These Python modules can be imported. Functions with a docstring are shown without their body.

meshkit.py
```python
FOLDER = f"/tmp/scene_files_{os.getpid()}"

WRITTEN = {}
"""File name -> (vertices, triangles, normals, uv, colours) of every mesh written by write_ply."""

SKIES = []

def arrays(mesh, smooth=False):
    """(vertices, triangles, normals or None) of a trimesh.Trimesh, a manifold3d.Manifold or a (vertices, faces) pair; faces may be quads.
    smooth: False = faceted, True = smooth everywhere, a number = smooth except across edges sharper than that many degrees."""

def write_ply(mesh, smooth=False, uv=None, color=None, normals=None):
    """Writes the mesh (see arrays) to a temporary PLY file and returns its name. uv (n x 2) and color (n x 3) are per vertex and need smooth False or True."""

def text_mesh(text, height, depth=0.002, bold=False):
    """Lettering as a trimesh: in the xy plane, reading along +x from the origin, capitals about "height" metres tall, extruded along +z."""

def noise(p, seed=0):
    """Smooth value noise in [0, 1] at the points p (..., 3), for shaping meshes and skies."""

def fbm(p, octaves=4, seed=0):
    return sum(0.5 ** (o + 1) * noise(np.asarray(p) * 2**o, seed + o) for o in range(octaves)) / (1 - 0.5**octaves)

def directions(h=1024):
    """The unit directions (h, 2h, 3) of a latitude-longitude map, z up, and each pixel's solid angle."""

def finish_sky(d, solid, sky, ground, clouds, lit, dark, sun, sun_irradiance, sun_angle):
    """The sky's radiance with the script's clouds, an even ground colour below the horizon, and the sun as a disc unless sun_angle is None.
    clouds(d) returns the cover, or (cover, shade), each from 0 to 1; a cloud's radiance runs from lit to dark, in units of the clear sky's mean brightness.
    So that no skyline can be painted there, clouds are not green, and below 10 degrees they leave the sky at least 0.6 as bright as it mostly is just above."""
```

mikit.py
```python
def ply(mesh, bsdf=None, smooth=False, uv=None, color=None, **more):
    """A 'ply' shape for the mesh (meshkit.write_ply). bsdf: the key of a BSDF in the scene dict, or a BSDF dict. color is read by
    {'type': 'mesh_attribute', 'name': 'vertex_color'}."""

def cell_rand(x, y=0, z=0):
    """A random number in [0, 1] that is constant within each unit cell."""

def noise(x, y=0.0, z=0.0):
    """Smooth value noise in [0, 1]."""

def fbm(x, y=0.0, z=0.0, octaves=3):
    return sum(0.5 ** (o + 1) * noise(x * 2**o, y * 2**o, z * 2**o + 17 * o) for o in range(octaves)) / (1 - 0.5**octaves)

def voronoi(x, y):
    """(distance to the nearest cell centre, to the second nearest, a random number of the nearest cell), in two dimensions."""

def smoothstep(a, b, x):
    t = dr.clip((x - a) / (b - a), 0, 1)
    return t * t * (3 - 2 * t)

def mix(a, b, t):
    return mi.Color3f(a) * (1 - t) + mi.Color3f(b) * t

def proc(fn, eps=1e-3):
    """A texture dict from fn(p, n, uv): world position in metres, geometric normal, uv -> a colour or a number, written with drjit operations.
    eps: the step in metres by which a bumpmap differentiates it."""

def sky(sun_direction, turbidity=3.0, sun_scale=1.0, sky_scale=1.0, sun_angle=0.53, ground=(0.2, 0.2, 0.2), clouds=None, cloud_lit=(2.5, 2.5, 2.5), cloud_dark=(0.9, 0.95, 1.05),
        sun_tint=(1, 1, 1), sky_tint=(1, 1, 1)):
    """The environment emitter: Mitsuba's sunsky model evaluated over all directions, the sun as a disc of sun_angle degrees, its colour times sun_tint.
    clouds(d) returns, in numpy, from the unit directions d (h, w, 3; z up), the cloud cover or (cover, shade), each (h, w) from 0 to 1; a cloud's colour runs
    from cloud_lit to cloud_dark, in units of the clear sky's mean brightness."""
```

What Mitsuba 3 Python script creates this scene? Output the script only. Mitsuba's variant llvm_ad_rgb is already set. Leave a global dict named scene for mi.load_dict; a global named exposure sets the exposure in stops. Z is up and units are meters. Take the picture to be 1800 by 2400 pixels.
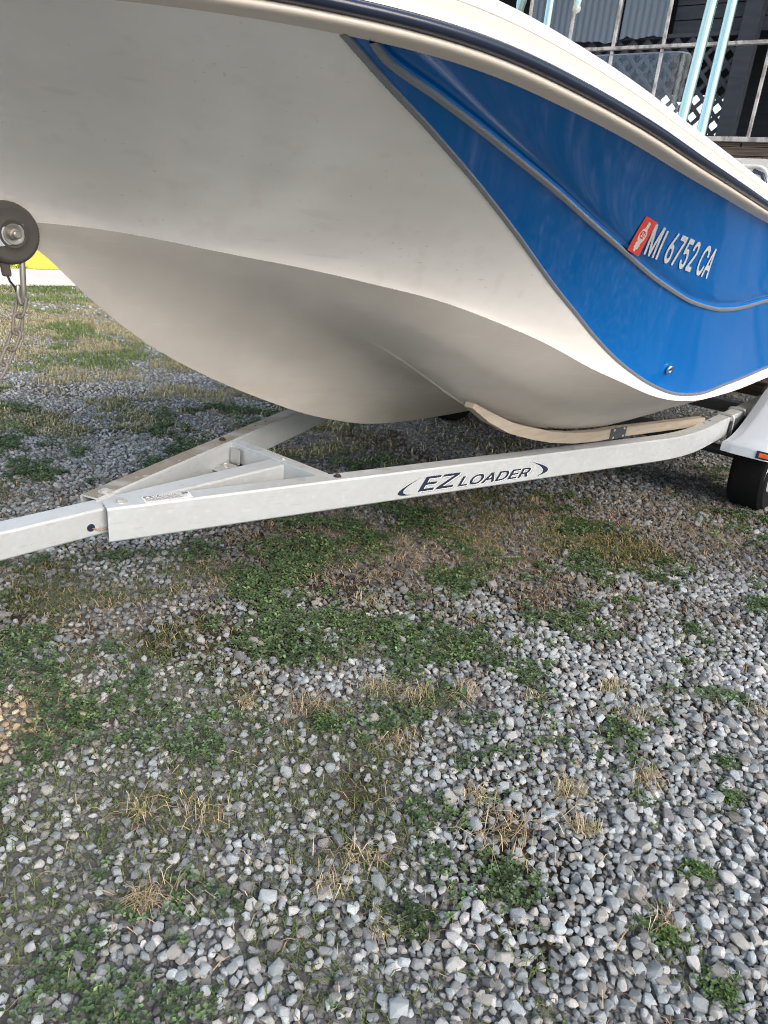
import math, numpy as np, trimesh, manifold3d, shapely, drjit as dr, mitsuba as mi, mikit, meshkit
from scipy.interpolate import PchipInterpolator as PI
T=mi.ScalarTransform4f
scene,labels={},{}
R=np.random.default_rng(7)
# ------------------------------------------------------------------ camera, sky, exposure
def cam_axes(pitch,roll):
    p,r=math.radians(pitch),math.radians(roll)
    f=np.array([0,math.cos(p),-math.sin(p)]); x=np.array([1,0,0.]); u=np.cross(x,f)
    return f,x*math.cos(r)+u*math.sin(r),u*math.cos(r)-x*math.sin(r)
CF,CR,CU=cam_axes(22.4,5.5); EYE=np.array([0,0,1.45])
scene['camera']={'type':'perspective','fov':2*math.degrees(math.atan(900/1720)),'fov_axis':'x','near_clip':.05,'far_clip':900.,
  'to_world':T().look_at(origin=EYE.tolist(),target=(EYE+CF).tolist(),up=CU.tolist())}
SAZ,SEL=math.radians(140),math.radians(33)      # a low hazy sun behind the camera, veiled and soft
def cloud(d):
    return np.clip(meshkit.fbm(d*np.array([2.2,2.2,4.0])+3.1,4,5)*2.2-.55,0,.85)
scene['sky']=mikit.sky([math.sin(SAZ)*math.cos(SEL),math.cos(SAZ)*math.cos(SEL),math.sin(SEL)],turbidity=4,sun_scale=.34,sun_angle=40,sky_tint=(1.0,1.0,1.0),sun_tint=(.93,1,1.30),clouds=cloud,cloud_lit=(1.3,1.3,1.3),cloud_dark=(.9,.92,.95),ground=(.2,.19,.16))
exposure=3.3
# ------------------------------------------------------------------ materials
def rgb(*c): return {'type':'rgb','value':list(c)}
def mat(name,color,rough=.5,two=True,**k):
    b={'type':'principled','base_color':color if isinstance(color,dict) else rgb(*color),'roughness':rough,**k}
    scene[name]={'type':'twosided','b':b} if two else b
sst=mikit.smoothstep; nz=mikit.noise; fb=mikit.fbm
def f_gel(p,n,uv):
    a=fb(p.x*3+1,p.y*3,p.z*9,3); drip=sst(.60,.78,fb(p.x*26,p.y*26,p.z*2.2,3)); b=fb(p.x*30,p.y*30,p.z*30,2); scuff=sst(.82,.86,nz(p.x*9+p.z*22,p.y*9,p.z*70))*sst(.5,.6,fb(p.x*4,p.y*4,p.z*4,2)); speck=sst(.90,.92,nz(p.x*85,p.y*85,p.z*85))*sst(.45,.6,fb(p.x*5,p.y*5,p.z*5,2))
    c=mikit.mix((.79,.755,.72),(.84,.81,.775),sst(.3,.7,a))*(0.97+.04*b)
    return mikit.mix(mikit.mix(mikit.mix(c,(.66,.61,.55),drip*.20),(.62,.59,.56),scuff*.22),(.45,.40,.34),speck*.35)
mat('m_gelcoat',mikit.proc(f_gel),.16,clearcoat=.4,clearcoat_gloss=.9)
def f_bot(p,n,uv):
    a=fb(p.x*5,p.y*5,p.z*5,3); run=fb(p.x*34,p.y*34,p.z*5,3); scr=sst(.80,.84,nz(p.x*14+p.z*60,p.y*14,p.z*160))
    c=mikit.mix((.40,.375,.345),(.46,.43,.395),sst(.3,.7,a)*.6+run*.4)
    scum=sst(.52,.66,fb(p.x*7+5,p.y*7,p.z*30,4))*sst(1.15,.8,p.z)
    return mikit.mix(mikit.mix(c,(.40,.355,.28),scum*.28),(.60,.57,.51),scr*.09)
mat('m_bottom',mikit.proc(f_bot),.4,specular=.4)  # stained film; shade below the chine is also put into this darker colour
mat('m_blue',(.0004,.125,.43),.06,specular=.5,clearcoat=.6,clearcoat_gloss=1.)
mat('m_pin',(.22,.235,.26),.45,metallic=.3)
mat('m_cream',(.58,.52,.45),.45)
mat('m_white',(.60,.595,.58),.3)
mat('m_tan',(.47,.44,.385),.5)
mat('m_rubrail',(.018,.026,.05),.25)
mat('m_deck',(.7,.69,.66),.6)
def f_galv(p,n,uv):
    c=fb(p.x*60,p.y*60,p.z*60,2); d=fb(p.x*5,p.y*5,p.z*14,4)
    top=sst(.75,.95,n.z)
    base=mikit.mix((.52,.56,.58),(.65,.685,.70),c*.5+d*.5)
    dirt=sst(.25,.6,fb(p.x*14+3,p.y*14,p.z*5,3)*.6+d*.4)
    speck=sst(.83,.88,nz(p.x*60,p.y*60,p.z*60))
    base=mikit.mix(base,(.27,.225,.175),top*(.55+.4*dirt)+.10*dirt)
    base=mikit.mix(base,(.74,.75,.74),speck*.22)
    rust=sst(.74,.80,fb(p.x*11+7,p.y*11,p.z*24,4)); scr=sst(.86,.89,nz(p.x*20,p.y*20,p.z*240))
    return mikit.mix(mikit.mix(base,(.36,.30,.22),rust*.35),(.42,.43,.43),scr*.5)
mat('m_galv',mikit.proc(f_galv),.45,metallic=.45,specular=.5)
mat('m_galv_plain',(.5,.5,.49),.42,metallic=.6)
mat('m_steel',(.34,.32,.29),.35,metallic=.8)
mat('m_chrome',(.8,.8,.78),.08,metallic=1.)
mat('m_alu',(.50,.70,.67),.14,metallic=.9)
mat('m_darkbolt',(.05,.045,.04),.5,metallic=.5)
mat('m_chain',(.22,.195,.17),.6,metallic=.4)
mat('m_darksteel_shade',(.05,.055,.06),.5,metallic=.3)
mat('m_rubber',(.07,.062,.056),.7)
mat('m_tyre',(.008,.008,.009),.9,specular=.15)
mat('m_fender',(.50,.55,.60),.42)
mat('m_amber',(.75,.12,.02),.25)
mat('m_ink',(.012,.02,.04),.4)
mat('m_inkgrey',(.13,.14,.15),.4)
mat('m_sticker',(.68,.68,.66),.45)
mat('m_red',(.75,.075,.05),.4)
mat('m_letter',(.60,.62,.66),.35)
mat('m_copper',(.26,.16,.11),.5)
def f_wood(p,n,uv):
    g=fb(p.x*6+p.y*3,p.y*9,p.z*90,3); k=sst(.72,.8,nz(p.x*9,p.y*9,p.z*20))
    return mikit.mix(mikit.mix((.21,.18,.14),(.31,.27,.215),g),(.25,.17,.11),k*.5)
mat('m_wood',mikit.proc(f_wood),.75)
def f_plank(p,n,uv):
    g=fb(p.x*4,p.y*4,p.z*60,4); return mikit.mix((.05,.038,.03),(.15,.115,.09),sst(.25,.75,g))
mat('m_plank',mikit.proc(f_plank),.85)
def f_strip(p,n,uv):
    g=fb(p.x*25,p.y*25,p.z*12,4); return mikit.mix((.22,.20,.20),(.46,.45,.45),sst(.3,.62,g))
mat('m_strip',mikit.proc(f_strip),.8)
def f_dark(p,n,uv):
    g=fb(p.x*5,p.y*5,p.z*25,3); return mikit.mix((.022,.027,.038),(.05,.058,.075),g)
mat('m_dark',mikit.proc(f_dark),.8)
mat('m_slat',(.048,.053,.07),.8)
mat('m_corr',(.14,.175,.225),.55)
mat('m_siding',(.42,.43,.44),.8)
mat('m_roof',(.12,.11,.1),.9)
scene['m_acrylic']={'type':'thindielectric','int_ior':1.49}
def f_soil(p,n,uv):
    a=fb(p.x*2.3,p.y*2.3,0,4); b=fb(p.x*28,p.y*28,3,3); far=sst(4.5,9.,p.y)
    c=mikit.mix((.028,.022,.016),(.085,.07,.052),sst(.25,.75,b)*.7+a*.3)
    v,w,r=mikit.voronoi(p.x*45,p.y*45)
    gr=mikit.mix((.10,.10,.10),(.33,.33,.32),r*sst(.0,.25,w-v))
    c=mikit.mix(c,gr,sst(.30,.5,a)*.85)
    return mikit.mix(c,mikit.mix((.13,.12,.07),(.24,.22,.15),b),far*.7)
mat('m_soil',mikit.proc(f_soil),.95,specular=.2)
def f_road(p,n,uv):
    a=fb(p.x*1.5,p.y*1.5,0,4); b=fb(p.x*30,p.y*30,0,2); return mikit.mix((.44,.40,.37),(.56,.52,.49),a*.7+b*.3)
mat('m_road',mikit.proc(f_road),.9)
def f_field(p,n,uv):
    a=fb(p.x*1.2,p.y*1.2,0,4); return mikit.mix((.47,.45,.06),(.60,.53,.09),a)
mat('m_field',mikit.proc(f_field),.95,specular=.1)
VC={'type':'mesh_attribute','name':'vertex_color'}
mat('m_stone',VC,.75,specular=.35)
mat('m_leaf',VC,.55,specular=.35)
# ------------------------------------------------------------------ mesh helpers
def put(key,mesh,bsdf,smooth=False,**k):
    base,i=key,0
    while key in scene: i+=1; key='%s_%03d'%(base,i)
    scene[key]=mikit.ply(mesh,bsdf,smooth,**k); return key
def tag(key,label=None,category=None,group=None,kind=None):
    labels[key]={a:b for a,b in dict(label=label,category=category,group=group,kind=kind).items() if b}
cat=trimesh.util.concatenate
def tri(v,f):
    f=np.asarray(f,int)
    if f.shape[1]==4: f=np.vstack([f[:,[0,1,2]],f[:,[0,2,3]]])
    return trimesh.Trimesh(np.asarray(v,float),f,process=False)
def grid(P,flip=False,close=False):
    n,m=P.shape[:2]; i=np.arange(n*m).reshape(n,m)
    if close: i=np.hstack([i,i[:,:1]])
    q=np.stack([i[:-1,:-1],i[1:,:-1],i[1:,1:],i[:-1,1:]],-1).reshape(-1,4)
    return tri(P.reshape(-1,3),q[:,::-1] if flip else q)
def tube(pts,r,n=10,cap=True,closed=False):
    pts=np.asarray(pts,float); r=np.broadcast_to(r,len(pts))
    t=np.gradient(pts,axis=0) if not closed else np.roll(pts,-1,0)-np.roll(pts,1,0)
    t/=np.linalg.norm(t,axis=1,keepdims=True)
    x=np.cross(t[0],[0,0,1.] if abs(t[0][2])<.9 else [1.,0,0]); x/=np.linalg.norm(x); rings=[]
    a=np.arange(n)*2*np.pi/n
    for p,tt,rr in zip(pts,t,r):
        x=x-tt*(x@tt); x/=np.linalg.norm(x); y=np.cross(tt,x)
        rings.append(p+rr*(np.cos(a)[:,None]*x+np.sin(a)[:,None]*y))
    if closed: rings.append(rings[0])
    m=grid(np.array(rings),close=True)
    if cap and not closed:
        v=np.vstack([m.vertices,pts[:1],pts[-1:]]); k=len(m.vertices); N=len(pts); j=np.arange(n)
        f=np.vstack([m.faces,np.stack([j*0+k,j,(j+1)%n],1),np.stack([j*0+k+1,(N-1)*n+(j+1)%n,(N-1)*n+j],1)]); m=tri(v,f)
    return m
def cbox(o,X,Y,Z,ch=.002):
    """chamfered box: centre o, half-extent vectors X,Y,Z"""
    o,X,Y,Z=(np.asarray(q,float) for q in (o,X,Y,Z)); L=[np.linalg.norm(q) for q in (X,Y,Z)]; ch=min(ch,.45*min(L)); pts=[]
    for a in (-1,1):
        for b in (-1,1):
            for c in (-1,1):
                for k in range(3):
                    s=[1-ch/L[i]*(i!=k) for i in range(3)]
                    pts.append(o+X*a*s[0]+Y*b*s[1]+Z*c*s[2])
    return trimesh.convex.convex_hull(np.array(pts))
def hexbolt(o,up,r,h):
    up=np.asarray(up,float); x=np.cross(up,[.3,.9,.1]); x/=np.linalg.norm(x); y=np.cross(up,x); a=np.arange(6)*np.pi/3; o=np.asarray(o,float)
    pts=[o+r*(np.cos(q)*x+np.sin(q)*y) for q in a]+[o+up*h*.8+r*(np.cos(q)*x+np.sin(q)*y) for q in a]+[o+up*h+.8*r*(np.cos(q)*x+np.sin(q)*y) for q in a]
    w=np.arange(12)*np.pi/6; pts+=[o+up*.002+1.6*r*(np.cos(q)*x+np.sin(q)*y) for q in w]
    wash=trimesh.convex.convex_hull(np.array(pts[-12:]+[q-up*.003 for q in pts[-12:]]))
    return cat([trimesh.convex.convex_hull(np.array(pts[:18])),wash])
# boat and trailer frame: along (aft), port, up
AZ=math.radians(38); AX=np.array([math.sin(AZ),math.cos(AZ),0]); PO=np.array([math.cos(AZ),-math.sin(AZ),0]); ORG=np.array([-.855,2.0835,0])
SM=np.array([AX,PO,[0,0,1]])
def W(q): return ORG+np.asarray(q,float)@SM
def Wm(m):
    m=m.copy(); m.vertices=W(m.vertices); return m
def Wd(q): return np.asarray(q,float)@SM
# ------------------------------------------------------------------ the boat
def smf(x,y,n=1):
    x=np.array(x,float);f=PI(x,np.array(y,float)); g=np.linspace(x[0],x[-1],600); v=f(g)
    k=int(25*n); w=np.hanning(2*k+1); w/=w.sum(); e=np.r_[2*v[0]-v[k:0:-1],v,2*v[-1]-v[-2:-k-2:-1]]
    v=np.convolve(e,w,'valid'); return lambda q:np.interp(q,g,v)
CX=[-.25,-.16,-.04,.1,.22,.37,.49,.59,.7,.81,.9,1.02,1.15,1.29,1.45,1.65,1.85,2.08,2.4,2.85,3.5,5.2]
CB=smf(CX,[0,.02,.07,.18,.27,.38,.47,.54,.61,.68,.73,.79,.85,.9,.96,1.01,1.045,1.08,1.11,1.14,1.16,1.17],.5)
CZ=smf(CX,[1.338,1.34,1.336,1.32,1.3,1.28,1.26,1.24,1.22,1.19,1.16,1.12,1.07,1.01,.955,.89,.85,.832,.835,.855,.86,.85],.6)
KZ=smf([-.25,-.222,-.145,-.03,.137,.319,.59,.922,1.269,1.646,2.091,3,5.2],[1.338,1.317,1.268,1.159,1.026,.919,.793,.668,.587,.555,.538,.53,.53],.25)
SZ=smf([-.9,-.5,-.21,.0,.19,.32,.46,.65,.85,1.07,1.57,2.5,5.2],[1.705,1.708,1.714,1.711,1.698,1.68,1.66,1.632,1.6,1.572,1.518,1.455,1.40],.6)
SB=lambda x:1.3*(1-np.exp(-np.clip(x+.9,0,None)/.6))
XU=lambda x:x-.65*np.exp(-(x+.25)/.9)
V1=smf([-.25,.276,.372,.494,.647,.834,1.073,1.153,1.274,1.472,1.68,1.871,2.05,2.289,2.785,5.2],[1.6,1.0,.901,.797,.673,.511,.307,.252,.18,.09,.056,.041,.045,.074,.103,.13],.12)
V2=smf([-.25,.309,.347,.45,.578,.768,1.025,1.234,1.416,1.582,1.762,1.905,2.027,2.166,2.6,5.2],[1.7,1.0,.956,.898,.84,.762,.668,.607,.569,.552,.557,.576,.605,.64,.69,.72],.12)
def side(x,v,off=0.):
    x,v=np.broadcast_arrays(np.asarray(x,float),np.asarray(v,float))
    def s(x,v):
        xu=XU(x); bc,zc,bs,zs=CB(x),CZ(x),SB(xu),SZ(xu); g=1.3+.55*np.exp(-(x+.25)/1.2); vv=np.clip(v,0,1)
        return np.stack([x+(xu-x)*vv,bc+(bs-bc)*vv**g,zc+(zs-zc)*vv],-1)
    P=s(x,v)
    n=np.cross(s(x+.01,v)-s(x-.01,v),s(x,np.clip(v,0,.99)+.01)-s(x,np.clip(v-.01,0,.98))); n/=np.linalg.norm(n,axis=-1,keepdims=True)+1e-12
    n=np.where(n[...,1:2]<0,-n,n)
    return P+n*np.asarray(off)[...,None] if np.ndim(off) else P+n*off
def strip(lo,hi,xs,nv,off=None):
    xs=np.asarray(xs); u=np.linspace(0,1,nv)[:,None]; a,b=np.clip(lo(xs),0,1),np.clip(hi(xs),0,1); v=a+(b-a)*u
    return side(np.broadcast_to(xs,v.shape),v,0. if off is None else off(xs[None,:]+0*v,v))
XB=np.r_[np.linspace(-.25,.2,40),np.linspace(.21,3,260),np.linspace(3.05,5.2,30)]
one=lambda x:1+0*x; zero=lambda x:0*x
ST=lambda P:P*np.array([1,-1,1])
def both(P): return cat([Wm(grid(P)),Wm(grid(ST(P),True))])
def kbot(x,w):
    bc,zc,kz=CB(x),CZ(x),KZ(x)
    t=np.clip((x-.45)/.75,0,1); t=t*t*(3-2*t); t2=np.clip((x-.7)/1.3,0,1)
    spz=kz+(zc-kz)*np.interp(x,[-.25,.4,.8,1.16,1.57,2.05,2.6,5.2],[.62,.60,.57,.45,.32,.245,.225,.22])
    wn=np.array([0,.16,.43,.58,.82,1.0]); base=[0,.34,.62,.73,.88,1.0]
    zb=[kz+(zc-kz)*q for q in base]
    zt=[kz,kz+(zc-kz)*.30,np.maximum(kz+(zc-kz)*.57,spz+.06*t2),spz,kz+(zc-kz)*.66,zc]
    z=np.stack([a*(1-t)+b*t for a,b in zip(zb,zt)],0)
    return np.stack([np.broadcast_to(x,(len(w),len(x))),np.outer(w,bc),PI(wn,z,axis=0)(w)],-1)
BT='motor_boat'
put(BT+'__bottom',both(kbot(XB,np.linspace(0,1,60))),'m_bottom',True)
def strake(xs,w,wd,h):
    c=np.array([kbot(np.array([x]),np.array([w]))[0,0] for x in xs]); e=np.array([kbot(np.array([x]),np.array([w-.03,w+.03]))[:,0] for x in xs]); b=e[:,1]-e[:,0]; b/=np.linalg.norm(b,axis=1,keepdims=True)
    t=np.gradient(c,axis=0); n=np.cross(t,b); n/=np.linalg.norm(n,axis=1,keepdims=True); n=np.where(n[:,2:]>0,-n,n); k=np.clip((xs-xs[0])/.5,.02,1)[:,None]
    return np.stack([c-b*wd*1.6*k-n*-.0-n*.004,c-b*wd*.2*k+n*h*.7*k,c+b*wd*k+n*h*k,c+b*(wd+.003)*k+n*h*.6*k,c+b*(wd+.004)*k-n*.006],0)
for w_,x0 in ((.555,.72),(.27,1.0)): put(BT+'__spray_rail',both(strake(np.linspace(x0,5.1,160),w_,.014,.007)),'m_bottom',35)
xw=np.unique(np.r_[XB,np.linspace(.2,.5,60)])
put(BT+'__hull_side',both(strip(zero,V1,xw,40)),'m_gelcoat',True)
xl=np.linspace(.272,5.2,420)
put(BT+'__blue_panel',both(strip(V1,V2,xl,24,lambda x,v:-.004)),'m_blue',True)
xu=np.linspace(.307,5.2,420)
put(BT+'__blue_panel',both(strip(V2,one,xu,40,lambda x,v:-.004-.013*np.exp(-(v-V2(x))/.035)*(1-np.exp(-(v-V2(x))/.004)))),'m_blue',True)
def ribbon(vf,xs,w,h):
    xs=np.asarray(xs); c=side(xs,vf(xs)); t=np.gradient(c,axis=0); t/=np.linalg.norm(t,axis=1,keepdims=True)
    n=side(xs,vf(xs),1.)-c; b=np.cross(t,n); b/=np.linalg.norm(b,axis=1,keepdims=True); k=np.clip(1.25-.12*xs,.75,1.2)[:,None]
    return np.stack([c+b*w*k*a+n*q for a,q in ((-1,-.006),(-1,h*.7),(-.6,h),(.6,h),(1,h*.7),(1,-.006))],0)
for vf,x0 in ((V1,.28),(V2,.315)):
    put(BT+'__pinstripe',both(ribbon(vf,np.linspace(x0,5.2,400),.0052,.0028)),'m_pin',40)
# sheer: swept mouldings
xs=np.r_[-.9+.35*np.linspace(0,1,40)**2,np.linspace(-.54,2.5,200),np.linspace(2.6,5.2,20)]
db=np.gradient(SB(xs),xs); nn=np.stack([-db,1+0*db],1); nn/=np.linalg.norm(nn,axis=1,keepdims=True)
KS=np.interp(xs,[-.9,.3,1.5,5.2],[1.0,1.,.86,.8])
def sweep(prof):
    P=[]
    for o,z in prof:
        q=np.stack([xs+nn[:,0]*o*KS,SB(xs)+nn[:,1]*o*KS,SZ(xs)+z*KS],1); q[:,1]=np.maximum(q[:,1],0); P.append(q)
    return np.array(P)
def arc(c,r,a0,a1,n,ry=None): return [(c[0]+r*math.cos(a),c[1]+(ry or r)*math.sin(a)) for a in np.radians(np.linspace(a0,a1,n))]
put(BT+'__moulding',both(sweep([(-.006,-.003),(.004,-.001)]+arc((.012,.0105),.023,-80,35,9,.0105)+[(.028,.019)])),'m_cream',True)
put(BT+'__rub_rail',both(sweep([(.02,.0175)]+[(.036,.0178)]+arc((.036,.0295),.014,-75,75,9,.0105)+[(.028,.0415)])),'m_rubrail',True)
put(BT+'__gunwale',both(sweep([(.024,.040),(.034,.0425),(.032,.052),(.022,.059),(.0195,.0605)])),'m_white',30)
put(BT+'__coaming',both(sweep([(.0195,.0600),(.008,.073),(-.0035,.0855),(-.006,.0885),(-.011,.0895)])),'m_tan',True)
put(BT+'__gunwale',both(sweep([(-.011,.0885),(-.0075,.091),(-.0085,.096)]+arc((-.045,.098),.036,0,90,10,.026)+[(-.12,.125),(-.165,.121),(-.18,.105),(-.182,.06),(-.182,.03)])),'m_white',40)
xd=np.linspace(-.6,5.2,80); bd=np.clip(SB(xd)-.17,0.02,None)
put(BT+'__deck',Wm(grid(np.array([np.stack([xd,s*bd,SZ(xd)+.045],1) for s in (-1,-.5,0,.5,1)]))),'m_deck')
w=np.linspace(-1,1,21); xe=np.array([5.2]); 
tr=[(5.2,0,.53)]+[(5.2,q[1],q[2]) for q in kbot(xe,np.linspace(0,1,15))[:,0]]+[(5.2,*side(5.2,v)[1:]) for v in np.linspace(0,1,10)]
tr=np.array(tr); 
put(BT+'__transom',Wm(trimesh.convex.convex_hull(np.vstack([tr,ST(tr),tr-[.02,0,0]]))),'m_gelcoat')
# chrome drain fitting
def hullframe(x,v):
    c=side(x,v); t=side(x+.02,v)-side(x-.02,v); t/=np.linalg.norm(t); n=side(x,v,1.)-c; b=np.cross(n,t); b=b if b[2]>0 else -b
    return c,t,b/np.linalg.norm(b),n
c,t,b,n=hullframe(1.703,.179)
ring=[c+n*.004+.012*(math.cos(a)*t+math.sin(a)*b) for a in np.arange(20)*np.pi/10]
fk=put(BT+'__drain_fitting',Wm(cat([tube(ring,.0055,8,closed=True),tube([c-n*.004,c+n*.006],.0075,12)])),'m_chrome',40)
put(fk+'__hole',Wm(tube([c+n*.005,c+n*.0072],.0055,12)),'m_ink')
# registration letters: shapes of their own, curved on to the topside
def onhull(mesh,x0,v0,x1,v1,w,h,shear=0.,off=.001,vh=None):
    """mesh in xy (0..w,0..h) -> the hull surface; x0,v0 baseline start, x1,v1 baseline end, vh: height in v"""
    m=mesh.subdivide_to_size(.012 if w<1 else .12); q=np.array(m.vertices); u=q[:,0]/w; k=q[:,1]/h
    P=side(x0+(x1-x0)*u+shear*k,v0+(v1-v0)*u+vh*k,0.)
    n=side(x0+(x1-x0)*u+shear*k,v0+(v1-v0)*u+vh*k,1.)-P
    m.vertices=W(P+n*(off+q[:,2])[:,None]); return m
def text(s,h,d,bold=True):
    m=meshkit.text_mesh(s,h,d,bold); m.apply_translation([-m.bounds[0][0],-m.bounds[0][1],0]); return m
parts=[text('M',.0816,.0006),trimesh.creation.box([.0165,.0816,.0006]).apply_translation([.00825,.0408,.0003]),text('6752',.0816,.0006),text('CA',.0816,.0006)]; at=0
for q,gap in zip(parts,(.016,.050,.050,0)): q.apply_translation([at,0,0]); at=q.bounds[1][0]+gap
tm=cat(parts); wd=tm.bounds[1][0]
put(BT+'__registration_number',onhull(tm,1.208,.660,1.570,.677,wd,.0816,-.060,-.0025,.126),'m_letter')
def poly(pts,d=.0006):
    m=trimesh.creation.extrude_polygon(shapely.Polygon(pts),d,engine='earcut'); return m
dk=put(BT+'__registration_decal',onhull(poly([(0,0),(1,0),(1,1),(0,1)]),1.143,.646,1.2,.641,1,1,-.055,-.0025,.158),'m_red')
mit=[(.36,.07),(.50,.06),(.52,.13),(.62,.15),(.60,.21),(.68,.23),(.62,.31),(.72,.40),(.78,.52),(.74,.64),(.60,.74),(.60,.90),(.40,.92),(.42,.74),(.28,.66),(.22,.54),(.26,.42),(.38,.33),(.28,.29),(.34,.22),(.28,.18),(.36,.14)]
put(dk+'__emblem',onhull(poly(mit),1.143,.646,1.2,.641,1,1,-.055,-.0018,.158),'m_sticker')
put(dk+'__emblem',onhull(poly([(.48+.20*math.cos(a),.56+.11*math.sin(a)) for a in np.arange(16)*np.pi/8]),1.143,.646,1.2,.641,1,1,-.055,-.0011,.158),'m_red')
m26=text('26',1.,.0004); m26.vertices*=[.26/m26.bounds[1][0],.12,1]; m26.apply_translation([.36,.50,0])
put(dk+'__year',onhull(m26,1.143,.646,1.2,.641,1,1,-.055,-.0004,.158),'m_sticker')
# hardtop legs, console, windscreen, seat
def leg(a,b,r,key,m='m_alu'): return put(BT+'__'+key,Wm(tube([a,np.add(a,np.subtract(b,a)*.5),b],r,16)),m,40)
leg((2.60,.5,.98),(2.86,.5,3.22),.024,'hardtop_leg'); leg((2.955,.5,.98),(3.06,.5,3.22),.024,'hardtop_leg')
leg((2.62,-.42,1.0),(2.70,-.45,3.22),.021,'hardtop_leg'); leg((2.625,-.42,2.40),(2.95,-.46,3.0),.019,'hardtop_brace')
leg((2.86,-.40,1.0),(2.97,-.43,3.22),.021,'hardtop_leg')
rh=leg((3.08,-.34,2.53),(3.12,-.30,2.95),.017,'rod_holder'); put(rh+'__end_cap',Wm(trimesh.creation.icosphere(2,.022).apply_translation([3.08,-.34,2.53])),'m_white',True)
put(BT+'__hardtop',Wm(cbox([2.95,0,3.25],[.8,0,0],[0,.72,0],[0,0,.03],.02)),'m_white')
ck=put(BT+'__console',Wm(cbox([3.2,0,1.37],[.30,0,0],[0,.34,0],[0,0,.40],.04)),'m_white')
ws=[(2.93,y,z) for y in (-.35,.30)for z in (1.74,2.27)]
cv=[(2.93,-.35),(2.93,.29),(2.935,.325),(2.95,.35),(2.98,.365),(3.06,.375)]
put(ck+'__windscreen',Wm(grid(np.array([[(x,y,1.74) for x,y in cv],[(x,y,2.275-(.03 if i>4 else 0)) for i,(x,y) in enumerate(cv)]]))),'m_acrylic',True)
put(ck+'__windscreen_edge',Wm(tube([(x,y,2.275-(.03 if i>4 else 0)) for i,(x,y) in enumerate(cv)]+[(3.062,.375,2.0),(3.062,.375,1.74)],.003,6)),'m_corr')
sp=[(4.6,-.24),(4.6,-.12)]; 
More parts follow.
